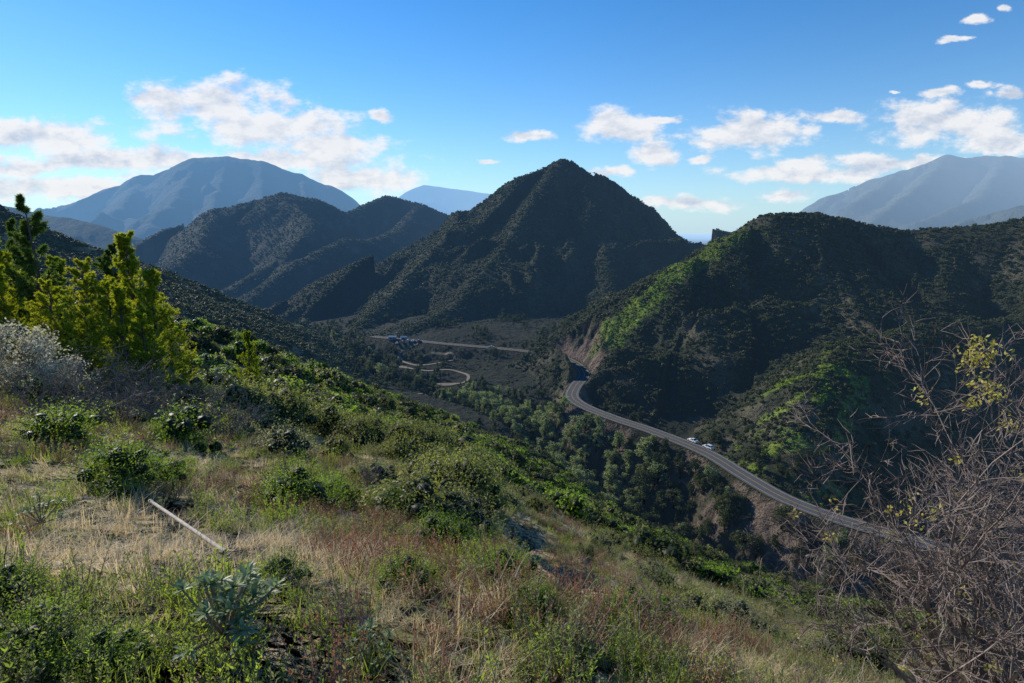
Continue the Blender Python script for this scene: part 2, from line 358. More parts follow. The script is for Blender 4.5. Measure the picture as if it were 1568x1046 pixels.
# ------------------------------------------------------------ foliage builders
def unit(v): return v/(np.linalg.norm(v,axis=-1,keepdims=True)+1e-9)
def leafq(c,nrm,L,Wd,rg,t=None):
    N=len(c)
    if t is None: t=unit(np.cross(nrm,unit(rg.normal(size=(N,3)))))
    b=unit(np.cross(nrm,t));L=np.asarray(L).reshape(-1,1);Wd=np.asarray(Wd).reshape(-1,1)
    v=np.stack([c-t*L/2,c+b*Wd/2,c+t*L/2,c-b*Wd/2],1).reshape(-1,3)
    return v,np.arange(4*N).reshape(-1,4)
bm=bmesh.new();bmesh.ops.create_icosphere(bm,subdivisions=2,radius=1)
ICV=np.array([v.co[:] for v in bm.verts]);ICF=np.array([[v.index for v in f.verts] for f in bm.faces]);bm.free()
def segs_mesh(S,sides=3):
    S=list(S);P0=np.array([s[0] for s in S]);P1=np.array([s[1] for s in S]);r0=np.array([s[2] for s in S]);r1=np.array([s[3] for s in S])
    d=unit(P1-P0);a=np.where(np.abs(d[:,2:3])<.9,np.array([[0,0,1.]]),np.array([[1.,0,0]]));u=unit(np.cross(d,a));w=np.cross(d,u)
    V=[]
    for k in range(sides):
        an=2*math.pi*k/sides;o=u*math.cos(an)+w*math.sin(an)
        V.append(P0+o*r0[:,None]);V.append(P1+o*r1[:,None])
    V=np.stack(V,1);N=len(S);base=np.arange(N)[:,None]*2*sides;Fc=[]
    for k in range(sides):
        k2=(k+1)%sides;Fc.append(base+np.array([[2*k,2*k2,2*k2+1,2*k+1]]))
    return V.reshape(-1,3),np.concatenate(Fc)
def bush(seed,ncl,per,leaf,lw,flat=.8,core=.72,mats=None,twigs=0,loose=.0,name='bush'):
    rg=RS(seed);parts=[];lv=[];ln=[]
    for k in range(ncl):
        an=rg.uniform(0,2*math.pi);el=rg.uniform(.05,1.45);rad=rg.uniform(.35,.72)
        cc=np.array([math.cos(an)*math.cos(el)*rad,math.sin(an)*math.cos(el)*rad,.12+math.sin(el)*rad*flat*1.1]);cr=rg.uniform(.22,.42)
        d=unit(rg.normal(size=(per,3)));rr=cr*(rg.uniform(.65,1.12+loose,size=(per,1)))
        p=cc+d*rr*np.array([1,1,.9]);k_=p[:,2]>.01;lv.append(p[k_]);ln.append(unit(d*.8+rg.normal(size=(per,3))*.55+np.array([0,0,.25]))[k_])
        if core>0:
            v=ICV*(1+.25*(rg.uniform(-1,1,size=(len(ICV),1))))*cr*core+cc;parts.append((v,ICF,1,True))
    lv=np.concatenate(lv);ln=np.concatenate(ln);s=rg.uniform(.6,1.3,len(lv))
    v,f=leafq(lv,ln,leaf*s,lw*s,rg);parts.append((v,f,0,False))
    if twigs:
        S=[]
        for k in range(twigs):
            an=rg.uniform(0,2*math.pi);el=rg.uniform(.4,1.5);L=rg.uniform(.7,1.15);d=np.array([math.cos(an)*math.cos(el),math.sin(an)*math.cos(el),math.sin(el)*flat])
            p=np.zeros(3)
            for q in range(4):
                p2=p+(d+rg.normal(size=3)*.15)*L/4;S.append((p,p2,.016*(1-q*.2),.013*(1-q*.2)));p=p2
        v,f=segs_mesh(S);parts.append((v,f,2,False))
    return mk_mesh(name,parts,mats or [M_chap,M_core,M_bark])
def mkcoll(name,meshes):
    c=bpy.data.collections.new(name)
    for i,me in enumerate(meshes):
        o=obj(f'{name}_{i:02d}',me,link=False);c.objects.link(o)
    return c
def scatter(name,P,rot,scl,idx,coll):
    N=len(P);me=bpy.data.meshes.new(name);me.vertices.add(N);me.vertices.foreach_set('co',np.asarray(P,np.float32).ravel())
    a=me.attributes.new('rot','FLOAT_VECTOR','POINT');a.data.foreach_set('vector',np.asarray(rot,np.float32).ravel())
    a=me.attributes.new('scl','FLOAT_VECTOR','POINT');a.data.foreach_set('vector',np.asarray(scl,np.float32).ravel())
    a=me.attributes.new('idx','INT','POINT');a.data.foreach_set('value',np.asarray(idx,np.int32))
    o=obj(name,me);ng=bpy.data.node_groups.new(name+'_gn','GeometryNodeTree')
    ng.interface.new_socket('Geometry',in_out='INPUT',socket_type='NodeSocketGeometry');ng.interface.new_socket('Geometry',in_out='OUTPUT',socket_type='NodeSocketGeometry')
    N_=ng.nodes;L=ng.links;gi=N_.new('NodeGroupInput');go=N_.new('NodeGroupOutput');ip=N_.new('GeometryNodeInstanceOnPoints');ci=N_.new('GeometryNodeCollectionInfo')
    ci.inputs['Collection'].default_value=coll;ci.inputs['Separate Children'].default_value=True;ci.inputs['Reset Children'].default_value=True
    def na(nm,ty):
        q=N_.new('GeometryNodeInputNamedAttribute');q.data_type=ty;q.inputs[0].default_value=nm;return [s for s in q.outputs if s.enabled and s.name=='Attribute'][0]
    e=N_.new('FunctionNodeEulerToRotation');L.new(na('rot','FLOAT_VECTOR'),e.inputs[0]);L.new(e.outputs[0],ip.inputs['Rotation'])
    L.new(na('scl','FLOAT_VECTOR'),ip.inputs['Scale']);L.new(na('idx','INT'),ip.inputs['Instance Index']);ip.inputs['Pick Instance'].default_value=True
    L.new(gi.outputs[0],ip.inputs['Points']);L.new(ci.outputs[0],ip.inputs['Instance']);L.new(ip.outputs[0],go.inputs[0])
    md=o.modifiers.new('gn','NODES');md.node_group=ng;return o
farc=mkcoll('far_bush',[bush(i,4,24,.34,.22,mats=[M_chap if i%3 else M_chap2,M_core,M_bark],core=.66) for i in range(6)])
brc=mkcoll('sunlit_bush',[bush(90+i,4,30,.30,.2,mats=[M_sunlit_green,M_core,M_bark],core=.5) for i in range(3)])
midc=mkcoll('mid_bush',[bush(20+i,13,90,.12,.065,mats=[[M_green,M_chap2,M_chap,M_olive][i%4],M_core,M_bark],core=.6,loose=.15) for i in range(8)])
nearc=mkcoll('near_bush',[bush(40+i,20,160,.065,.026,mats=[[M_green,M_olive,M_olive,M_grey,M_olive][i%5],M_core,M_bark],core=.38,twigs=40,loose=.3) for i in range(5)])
rg=RS(5)
def sample(n,r0,r1,ph=50):
    a=np.radians(rg.uniform(-ph,ph,n));r=np.sqrt(rg.uniform(r0*r0,r1*r1,n));return r*np.sin(a),r*np.cos(a)
def rots(n,tilt=.15): return np.stack([rg.normal(size=n)*tilt,rg.normal(size=n)*tilt,rg.uniform(0,6.283,n)],-1)
def dens_scatter(name,n,r0,r1,coll,nidx,s0,s1,keepf,ph=50,sink=.15,tilt=.15,zs=(.7,1.2)):
    x,y=sample(n,r0,r1,ph);z,reg,cut=terrain_full(x,y)
    k=keepf(x,y,z,reg,cut);x,y,z=x[k],y[k],z[k];N=len(x)
    s=s0+(s1-s0)*rg.uniform(0,1,N)**1.8
    sc3=np.stack([s*rg.uniform(.85,1.2,N),s*rg.uniform(.85,1.2,N),s*rg.uniform(zs[0],zs[1],N)],-1)
    print(name,N,round(time.time()-T0,1))
    return scatter(name,np.stack([x,y,z-sink*s],-1),rots(N,tilt),sc3,rg.randint(0,nidx,N),coll)
def offroad(x,y,w=5.5):
    d,_,_=poly_d(x,y,road);k=d>w
    for P_,w_ in TRK: k&=poly_d(x,y,P_[::2])[0]>w_/2+2.
    return k
def k_far(x,y,z,reg,cut):
    return offroad(x,y)&(cut<.35)&(rg.uniform(size=len(x))<np.where(reg==3,.6,.35)+1.3*ss(.38,.56,fbm(x/28,y/28,301,4)))&(reg>0)&(rg.uniform(size=len(x))>.9*sunlit_spur_green(x,y))
dens_scatter('chaparral_slopes',95000,170,620,farc,6,.7,2.3,k_far)
dens_scatter('sunlit_green_scrub',95000,190,470,brc,3,.4,1.5,lambda x,y,z,reg,cut:(reg==2)&(rg.uniform(size=len(x))<.8*sunlit_spur_green(x,y)),ph=42)
dens_scatter('chaparral_mountain',95000,620,1150,farc,6,1.1,3.1,k_far)
dens_scatter('chaparral_distant_hills',55000,1150,2000,farc,6,1.8,4.2,k_far,ph=44)
def k_mid(x,y,z,reg,cut):
    n=fbm(x/14,y/14,305,4);return offroad(x,y)&(rg.uniform(size=len(x))<.30+1.3*ss(.40,.54,n))&(reg==1)
dens_scatter('chaparral_hillside',15000,34,185,midc,8,.6,2.3,k_mid)
def k_val(x,y,z,reg,cut): return (reg==0)&offroad(x,y)&(rg.uniform(size=len(x))<.9*ss(.40,.55,fbm(x/25,y/25,333,3)))
dens_scatter('valley_scrub',22000,90,620,farc,6,.5,1.9,k_val)
# valley / riparian trees
def vtree(seed,mat,Ht=1.,conic=False):
    rg=RS(seed);parts=[];S=[];lv=[];ln=[]
    p=np.zeros(3);S.append((p,np.array([0,0,.35]),.035,.025));S.append((np.array([0,0,.35]),np.array([.02,0,.8]),.025,.008))
    for k in range(16):
        an=rg.uniform(0,6.28);h=rg.uniform(.3,.88);rad=rg.uniform(.08,.27)*(1-abs(h-.5)*.9)
        if conic: rad=.28*(1-h)*rg.uniform(.4,1)
        cc=np.array([math.cos(an)*rad,math.sin(an)*rad,h]);cr=rg.uniform(.07,.14)
        S.append((np.array([0,0,h*.6]),cc,.012,.004))
        d=unit(rg.normal(size=(60,3)));lv.append(cc+d*cr*rg.uniform(.5,1.15,size=(60,1)));ln.append(unit(d+rg.normal(size=(60,3))*.6))
    v,f=segs_mesh(S,4);parts.append((v,f,1,False));lv=np.concatenate(lv);ln=np.concatenate(ln)
    v,f=leafq(lv,ln,.06*rg.uniform(.6,1.3,len(lv)),.04,rg);parts.append((v,f,0,False))
    return mk_mesh('vtree',parts,[mat,M_bark])
tc=mkcoll('valley_tree',[vtree(1,M_rip),vtree(2,M_rip),vtree(3,M_tgreen),vtree(4,M_chap2),vtree(5,M_tgreen,conic=True),vtree(6,M_tgreen,conic=True)])
N=1000;k=rg.uniform(1,11,N);ki=k.astype(int);kt=(k-ki)[:,None];rp=river[ki]*(1-kt)+river[np.minimum(ki+1,len(river)-1)]*kt
x=rp[:,0]+rg.normal(size=N)*7;y=rp[:,1]+rg.normal(size=N)*7;z,reg_,_=terrain_full(x,y);kk=offroad(x,y,8);x,y,z,k=x[kk],y[kk],z[kk],k[kk]
ht=3+8*rg.uniform(0,1,len(x))**1.5;pale=(k>4.8)&(k<8.0)&(rg.uniform(size=len(x))<.85)|(rg.uniform(size=len(x))<.10);ht=np.where(k<4.6,ht*.75,ht)
ii=np.where(pale,rg.randint(0,2,len(x)),rg.randint(2,6,len(x)))
wd=ht*rg.uniform(.9,1.5,len(x))
scatter('riparian_trees',np.stack([x,y,z-.2],-1),rots(len(x),.06),np.stack([wd,wd,ht],-1),ii,tc)
x,y=sample(10000,90,640,40);z,reg_,cut_=terrain_full(x,y);kk=offroad(x,y,7)&(z<-84)&(cut_<.3)&(fbm(x/30,y/30,350,3)>.53);x,y,z=x[kk],y[kk],z[kk];N=len(x);ht=rg.uniform(1.8,6.,N);wd=ht*rg.uniform(.9,1.8,N)
scatter('valley_trees',np.stack([x,y,z-.2],-1),rots(N,.06),np.stack([wd,wd,ht],-1),rg.randint(2,6,N),tc)
# ------------------------------------------------------------ grasses / sprigs
def grassclump(seed,n,h,rad,mat,w=.006,bend=.5):
    rg=RS(seed);a=rg.uniform(0,6.28,n);r=rad*np.sqrt(rg.uniform(0,1,n));b=np.stack([r*np.cos(a),r*np.sin(a),np.zeros(n)-.02],-1)
    da=rg.uniform(0,6.28,n);hh=h*rg.uniform(.4,1.1,n);bd=bend*rg.uniform(.1,1.,n)
    D=np.stack([np.cos(da),np.sin(da),np.zeros(n)],-1);Sd=np.stack([-np.sin(da),np.cos(da),np.zeros(n)],-1)
    V=[]
    for q,wq in ((0,1),(.4,.85),(.75,.55)):
        c=b+D*(hh*bd*q**1.8)[:,None]+np.array([0,0,1.])*(hh*(q-.25*bd*q*q))[:,None]
        V+= [c-Sd*w*wq,c+Sd*w*wq]
    c=b+D*(hh*bd)[:,None]+np.array([0,0,1.])*(hh*(1-.25*bd))[:,None];V.append(c)
    V=np.stack(V,1).reshape(-1,3);o=np.arange(n)[:,None]*7
    q=np.concatenate([o+np.array([[0,1,3,2]]),o+np.array([[2,3,5,4]])]);tr=o+np.array([[4,5,6]])
    me=mk_mesh('g',[(V,q,0,False),(V,tr,0,False)],[mat]);return me
def sprig(seed,n,h,rad,mat,lm=.03,lw=.009,per=26):
    rg=RS(seed);S=[];lc=[];lnn=[];lt=[]
    for i in range(n):
        a=rg.uniform(0,6.28);r=rad*math.sqrt(rg.uniform());p=np.array([r*math.cos(a)*.5,r*math.sin(a)*.5,-.02]);d=unit(np.array([math.cos(a)*r/rad*.5+rg.normal()*.1,math.sin(a)*r/rad*.5+rg.normal()*.1,1.]))
        hh=h*rg.uniform(.5,1.1)
        for q in range(3):
            p2=p+(d+rg.normal(size=3)*.08)*hh/3;S.append((p,p2,.004-.001*q,.003-.001*q))
            m=per//3;tt=rg.uniform(0,1,(m,1));c=p+(p2-p)*tt;aa=rg.uniform(0,6.28,m);o=np.stack([np.cos(aa),np.sin(aa),rg.uniform(.5,1.6,m)],-1);o=unit(o)
            if q==0: o=o[:m//2];c=c[:m//2]
            lc.append(c+o*lm*.5);lt.append(o);p=p2
    lc=np.concatenate(lc);lt=np.concatenate(lt);nn=unit(np.cross(lt,unit(rg.normal(size=lt.shape))))
    s=rg.uniform(.6,1.3,len(lc));v,f=leafq(lc,nn,lm*s,lw*s,rg,t=lt);v2,f2=segs_mesh(S)
    return mk_mesh('s',[(v,f,0,False),(v2,f2,1,False)],[mat,M_twig])
gc_s=mkcoll('straw_clump',[grassclump(i,50,.26,.16,M_straw,.003,1.4) for i in range(4)])
gc_g=mkcoll('green_clump',[grassclump(10+i,45,.20,.15,M_ggrass,.003,.8) for i in range(4)])
sp_g=mkcoll('sprig_green',[sprig(i,26,.38,.22,[M_sage,M_sage,M_sage2,M_sage2][i],lm=.026,lw=.008,per=42) for i in range(4)])
sp_r=mkcoll('sprig_red',[sprig(10+i,18,.42,.20,M_red,lm=.018,lw=.008,per=33) for i in range(3)])
def ming(x,y,w=.95):
    d,S,s=poly_d(x,y,gl);return (d/glw(np.hypot(x,y))>w)|(S<=0.02)|(S>3.9)
def strawness(x,y):
    r=np.hypot(x,y);az=np.degrees(np.arctan2(x,y))
    return fbm(x/1.6,y/1.6,400,3)+.24*ss(-14,-28,az)*ss(3.4,4.2,r)*ss(10,6.5,r)-.14*ss(3.8,2.8,r)-.01
def kn(lo,hi,fn,p=1.):
    def f(x,y,z,reg,cut):
        v=fn(x,y);return ming(x,y)&(v>lo)&(v<hi)&(rg.uniform(size=len(x))<p)
    return f
for nm,r0,r1,mult in (('near',1.3,7,1.),('field',7,20,1.),('slope',20,48,1.5)):
    ar=.87*(r1*r1-r0*r0);dn={'near':34,'field':14,'slope':3.2}[nm];n=int(ar*dn)
    dens_scatter('straw_grass',n,r0,r1,gc_s,4,.5*mult,1.15*mult,kn(.49,9,strawness,.8),sink=.02)
    dens_scatter('green_grass',n,r0,r1,gc_g,4,.5*mult,1.2*mult,kn(-9,.60,strawness,.5),sink=.02)
    sg=lambda x,y:fbm(x/2.3,y/2.3,410,3)-.35*np.maximum(0,strawness(x,y)-.5)
    dens_scatter('sage_sprigs',int(n*.62),r0,r1,sp_g,4,.4*mult,1.15*mult,kn(.41,9,sg,.8),sink=.02)
    dens_scatter('red_buckwheat_sprigs',int(n*.7),r0,r1,sp_r,3,.45*mult,1.05*mult,kn(.46,9,lambda x,y:fbm(x/3.1,y/3.1,420,3)-.3*np.maximum(0,strawness(x,y)-.55),.9),sink=.02)
dens_scatter('near_bushes',int(.87*60*60*.45),7,60,nearc,5,.25,1.15,lambda x,y,z,r,c:ming(x,y,1.3)&(fbm(x/5,y/5,430,3)+.16*ss(7,30,np.hypot(x,y))>.49)&(strawness(x,y)<.60),sink=.1)
# ------------------------------------------------------------ branching shrubs
def branch(p,d,L,r,lev,rg,S,tips,up=.1,nseg=5,spread=.7,kids=(4,6),rmin=.0016):
    pts=[p]
    for q in range(nseg):
        d=unit(d+rg.normal(size=3)*.16+np.array([0,0,up*.3]));p2=p+d*L/nseg
        ra=r*(1-.75*q/nseg);rb=r*(1-.75*(q+1)/nseg);S.append((p,p2,ra,rb));p=p2;pts.append((p2,d))
    if lev==0: tips.append((p,d));return
    for k in range(rg.randint(*kids)):
        q=rg.randint(1,nseg+1);pp,dd=pts[q]
        branch(pp,unit(dd+rg.normal(size=3)*spread),L*rg.uniform(.35,.62),max(r*(1-.7*q/nseg)*.6,rmin),lev-1,rg,S,tips,up,max(3,nseg-1),spread,kids,rmin)
def twigshrub(seed,lev=3,L=.5,r=.012,stems=9,mat=None,leaf=None):
    rg=RS(seed);S=[];tips=[]
    for i in range(stems):
        a=rg.uniform(0,6.28);e=rg.uniform(.3,1.4);branch(np.zeros(3),np.array([math.cos(a)*math.cos(e),math.sin(a)*math.cos(e),math.sin(e)]),L*rg.uniform(.7,1.1),r,lev,rg,S,tips,kids=(3,6),rmin=.0028)
    v,f=segs_mesh(S);parts=[(v,f,0,False)];mats=[mat or M_twig]
    if leaf:
        c=np.array([q[0] for q in tips]);c=np.repeat(c,leaf[1],0)+rg.normal(size=(len(c)*leaf[1],3))*leaf[2];v,f=leafq(c,unit(rg.normal(size=c.shape)),leaf[3]*rg.uniform(.6,1.3,len(c)),leaf[3]*.5,rg);parts.append((v,f,1,False));mats.append(leaf[0])
    return mk_mesh('twig_shrub',parts,mats)
tw=[twigshrub(i,3,.60,.010,12) for i in range(3)]
twc=mkcoll('dry_shrub',tw)
dens_scatter('dry_brush',int(.87*50*50*.22),3.2,50,twc,3,.35,1.2,lambda x,y,z,r,c:ming(x,y)&(fbm(x/4,y/4,440,3)>.57),sink=.02)
for i,(u,v,s) in enumerate([(120,640,2.4),(180,655,2.2),(250,650,2.4),(310,660,2.6),(360,675,2.2),(60,650,1.8),(220,630,2.6),(150,620,2.6),(560,745,.9),(540,965,.35),(880,905,1.2)]):
    c=cast(u,v);obj('dry_shrub',tw[i%3],c,(0,0,i*1.3),(s,s,s*.9))
pal=twigshrub(31,3,.55,.012,9,M_twig,(M_flower,6,.03,.035))
for u,v,s in [(30,610,2.6),(85,620,2.0),(-40,600,2.6)]:
    c=cast(u,v);obj('blossoming_shrub',pal,c,(0,0,u),(s,s,s))
gb=[bush(60+i,26,260,.05,.016,mats=[M_green,M_core,M_bark],core=.3,twigs=60,loose=.4,name='green_bush') for i in range(2)]
ob=[bush(70+i,30,240,.055,.022,mats=[M_olive,M_core,M_bark],core=.38,twigs=60,loose=.3,name='olive_bush') for i in range(2)]
for i,(u,v,s) in enumerate([(185,750,.9),(240,745,.65),(455,780,1.),(520,775,.7),(670,840,.6),(770,900,.5),(600,790,.6),(90,680,1.),(620,905,.35),(50,1010,.32),(170,1030,.28),(0,930,.35),(820,960,.35),(980,960,.6),(430,900,.3)]):
    obj('green_bush',gb[i%2],cast(u,v),(0,0,i),(s,s,s*.85))
for i,(u,v,s) in enumerate([(705,775,1.4),(745,785,1.1),(670,750,1.2),(620,700,1.8),(560,690,1.5),(500,670,1.6),(650,710,1.9),(440,660,1.8),(720,735,1.6),(380,650,1.8)]):
    obj('olive_bush',ob[i%2],cast(u,v),(0,0,i),(s,s,s*1.0))
# ------------------------------------------------------------ bare tree at right
rg3=RS(77);S=[];tips=[]
bx,by=W(1545,1200,4.6)[:2];bz=float(terr(np.array([bx]),np.array([by]))[0]);base=np.array([bx,by,bz])
stems=[((1560,530),5.0),((1500,620),4.7),((1610,580),4.5),((1450,720),4.5),((1370,860),4.3),((1480,680),5.4),((1600,680),4.1),((1340,800),4.9),((1420,930),4.0),((1530,740),4.8),((1400,700),5.2),((1300,880),4.8),((1340,960),4.2),((1560,640),4.3),((1440,830),4.4),((1280,840),5.2)]
for i,((u,v),yy) in enumerate(stems):
    tgt=np.array(W(u,v,yy));d=tgt-base;L=np.linalg.norm(d)
    branch(base+rg3.normal(size=3)*.06,unit(d+np.array([0,0,.1])),L*.88,.040,4,rg3,S,tips,up=.02,nseg=8,spread=.55,kids=(4,7),rmin=.0038)
env=lambda q:-0.50-.33*abs(q[0]-4.0)**1.2
S=[s for s in S if s[1][2]<env(s[1]) and s[1][0]>2.0 and s[0][2]<-0.5]
print('tree segs',len(S),round(time.time()-T0,1))
v,f=segs_mesh(S,3);v=v-base
c=np.array([q[0] for q in tips])
ok=c[:,2]< -0.5-.33*np.abs(c[:,0]-4.0)**1.2
sel=np.zeros(len(c),bool)
for (u_,v_,y_,rr_) in [(1555,555,4.8,.42),(1500,570,4.9,.26),(1530,610,4.7,.24),(1410,780,4.6,.15),(1360,890,4.4,.12)]:
    sel|=(np.linalg.norm(c-np.array(W(u_,v_,y_)),axis=1)<rr_)&(rg3.uniform(size=len(c))<.9)
sel=(sel|(rg3.uniform(size=len(c))<.006))&ok;c=c[sel]
c=np.repeat(c,11,0)+rg3.normal(size=(len(c)*11,3))*.030
lv,lf=leafq(c-base,unit(rg3.normal(size=c.shape)),.042*rg3.uniform(.6,1.3,len(c)),.024,rg3)
obj('bare_tree',mk_mesh('bare_tree',[(v,f,0,False),(lv,lf,1,False)],[M_twigp,M_yel]),base)
# ------------------------------------------------------------ pines
def pine(seed,H,mat,full=1.):
    rg=RS(seed);S=[];lc=[];lt=[];ns=14;p=np.zeros(3);tr=[p]
    for q in range(ns):
        p2=p+np.array([rg.normal()*.04,rg.normal()*.04,H/ns]);S.append((p,p2,.13*(1-q/ns)+.012,.13*(1-(q+1)/ns)+.012));p=p2;tr.append(p)
    tr=np.array(tr)
    nb=int(H*12)
    for k in range(nb):
        h=rg.uniform(.06,.99);q=h*ns;i=int(q);b=tr[i]+(tr[min(i+1,ns)]-tr[i])*(q-i)
        L=(.28*H*(1-h)**.8+.20)*rg.uniform(.45,1.15)*full;a=rg.uniform(0,6.28);d=unit(np.array([math.cos(a),math.sin(a),rg.uniform(.1,.6)+.5*h]))
        pp=b;n=5
        for s in range(n):
            d=unit(d+rg.normal(size=3)*.12+np.array([0,0,.10]));p2=pp+d*L/n;S.append((pp,p2,.02*(1-s/n)+.004,.02*(1-(s+1)/n)+.004))
            if s>=1:
                for w in range(4):
                    o=unit(d*.8+rg.normal(size=3)*.6+np.array([0,0,.25]));tl=L*rg.uniform(.10,.28);e=p2+o*tl;S.append((p2,e,.006,.003))
                    m=26;tt=rg.uniform(.15,1.05,(m,1));cc=p2+(e-p2)*tt;nd=unit(o*.9+rg.normal(size=(m,3))*.7);lc.append(cc+nd*.05);lt.append(nd)
            pp=p2
    lc=np.concatenate(lc);lt=np.concatenate(lt);nn=unit(np.cross(lt,rg.normal(size=lt.shape)))
    v,f=leafq(lc,nn,.15*rg.uniform(.7,1.3,len(lc)),.022,rg,t=lt);v2,f2=segs_mesh(S,4)
    return mk_mesh('pine_tree',[(v,f,0,False),(v2,f2,1,False)],[mat,M_bark])
pm=[pine(1,6,M_pine),pine(2,6,M_pined,.8),pine(3,6,M_pine,1.15)]
for i,(u,vt,vb,yy,k) in enumerate([(92,305,600,24,1),(200,360,600,27,0),(150,400,600,23,2),(30,360,590,25,2),(240,415,600,26,0),(-30,340,600,22,0),(268,450,610,30,0),(120,395,600,28,0),(60,420,600,26,2),(180,430,600,22,2),(215,440,600,21,0),(100,430,600,20,2),(10,410,600,21,0),(145,470,605,19,2),(235,480,610,20,2),(70,340,595,29,1),(195,375,600,31,1),(392,508,610,30,0),(285,500,610,31,2)]):
    xx,y_=R(u,vb)[0]*yy,yy;z0=float(terr(np.array([xx]),np.array([y_]))[0]);zt=R(u,vt)[1]*yy;hh=zt-z0
    s=hh/6.;w=s*1.05 if u!=392 else s*.8
    obj('pine_tree',pm[k],(xx,y_,z0-.05),(0,0,i*1.7),(w,w,s))
print('pines',round(time.time()-T0,1))
# ------------------------------------------------------------ broad leaf plant
def rosette(seed,heads=14):
    rg=RS(seed);V=[];Fq=[];off=0;S=[]
    for h in range(heads):
        a0=rg.uniform(0,6.28);e0=rg.uniform(.3,1.5);L0=rg.uniform(.12,.28);hd=np.array([math.cos(a0)*math.cos(e0),math.sin(a0)*math.cos(e0),math.sin(e0)])*L0;S.append((np.zeros(3),hd,.006,.005))
        for k in range(18):
            a=rg.uniform(0,6.28);e=rg.uniform(-.1,1.2);D=unit(np.array([math.cos(a)*math.cos(e),math.sin(a)*math.cos(e),math.sin(e)])+unit(hd)*.4);Sd=unit(np.cross(D,[0,0,1.]));L=rg.uniform(.04,.08);w=L*.12
            row=[]
            for q,wq in ((0,.4),(.35,1),(.7,.8),(1,.05)):
                c=hd+D*L*q+np.array([0,0,-.25*L*q*q]);row+=[c-Sd*w*wq,c+np.array([0,0,-.15*w]),c+Sd*w*wq]
            V+=row
            for q in range(3):
                for j in range(2): Fq.append([off+q*3+j,off+q*3+j+1,off+q*3+j+4,off+q*3+j+3])
            off+=12
    v2,f2=segs_mesh(S,4)
    return mk_mesh('broad_leaf_plant',[(np.array(V),np.array(Fq),0,True),(v2,f2,1,False)],[M_agave,M_twig])
rm=[rosette(1,34),rosette(2,14)]
c=cast(345,1000);obj('broad_leaf_plant',rm[0],c+np.array([0,0,.08]),(0,0,0),(1.15,1.15,1.1))
c=cast(65,815);obj('broad_leaf_plant',rm[1],c+np.array([0,0,.08]),(0,0,1),(.9,.9,.9))
c=cast(560,1010);obj('broad_leaf_plant',rm[1],c,(0,0,2),(.6,.6,.6))
# ------------------------------------------------------------ fallen pole
M_pole=plainmat('weathered_white',(.58,.51,.42),.85,sc_=14,var=.35)
a=cast(232,785);b=cast(345,850);a[2]+=.15;b[2]+=.03
v,f=segs_mesh([(a,b,.019,.019)],12);d=unit(b-a)
v2,f2=segs_mesh([(a-d*.01,a+d*.05,.024,.024),(b-d*.05,b+d*.01,.024,.024)],12)
obj('fallen_pole',mk_mesh('fallen_pole',[(v,f,0,True),(v2,f2,0,True)],[M_pole]))
# ------------------------------------------------------------ road
def ribbon(path,off0,off1,dz,zfun=None):
    P=np.array(path)[:,:2];Tn=unit(np.gradient(P,axis=0));Nn=np.stack([Tn[:,1],-Tn[:,0]],-1)
    A=P+Nn*off0;B=P+Nn*off1
    if zfun is None: za=zb=np.full(len(P),RZ+dz)
    else: za=zfun(A[:,0],A[:,1])+dz;zb=zfun(B[:,0],B[:,1])+dz
    V=np.concatenate([np.column_stack([A,za]),np.column_stack([B,zb])]);n=len(P);i=np.arange(n-1)
    return V,np.stack([i,i+1,i+1+n,i+n],-1)
M_asph=plainmat('asphalt',(.115,.113,.112),.95,sc_=.5,var=.12,spec=.1)
M_white=plainmat('white_paint',(.7,.7,.68),.6);M_yell=plainmat('yellow_paint',(.6,.42,.05),.6)
M_dirt=plainmat('dirt',(.15,.13,.09),.95,sc_=.6);M_track=plainmat('pale_dirt',(.24,.21,.155),.95,sc_=.6);M_steel=plainmat('galvanised_steel',(.5,.5,.5),.4,.8)
parts=[];v,f=ribbon(road,-2.9,2.9,.02);parts.append((v,f,0,False))
for o0,o1,mi in ((-2.7,-2.6,1),(2.6,2.7,1),(-.14,-.05,2),(.05,.14,2)):
    v,f=ribbon(road,o0,o1,.03);parts.append((v,f,mi,False))
v,f=ribbon(road,-3.6,-2.9,-.03);parts.append((v,f,3,False));v,f=ribbon(road,2.9,3.6,-.03);parts.append((v,f,3,False))
obj('road',mk_mesh('road',parts,[M_asph,M_white,M_yell,M_dirt]))
for P_,w_ in TRK:
    v,f=ribbon(P_,-w_/2,w_/2,.35,terr);obj('dirt_track',mk_mesh('dirt_track',[(v,f,0,False)],[M_track]))
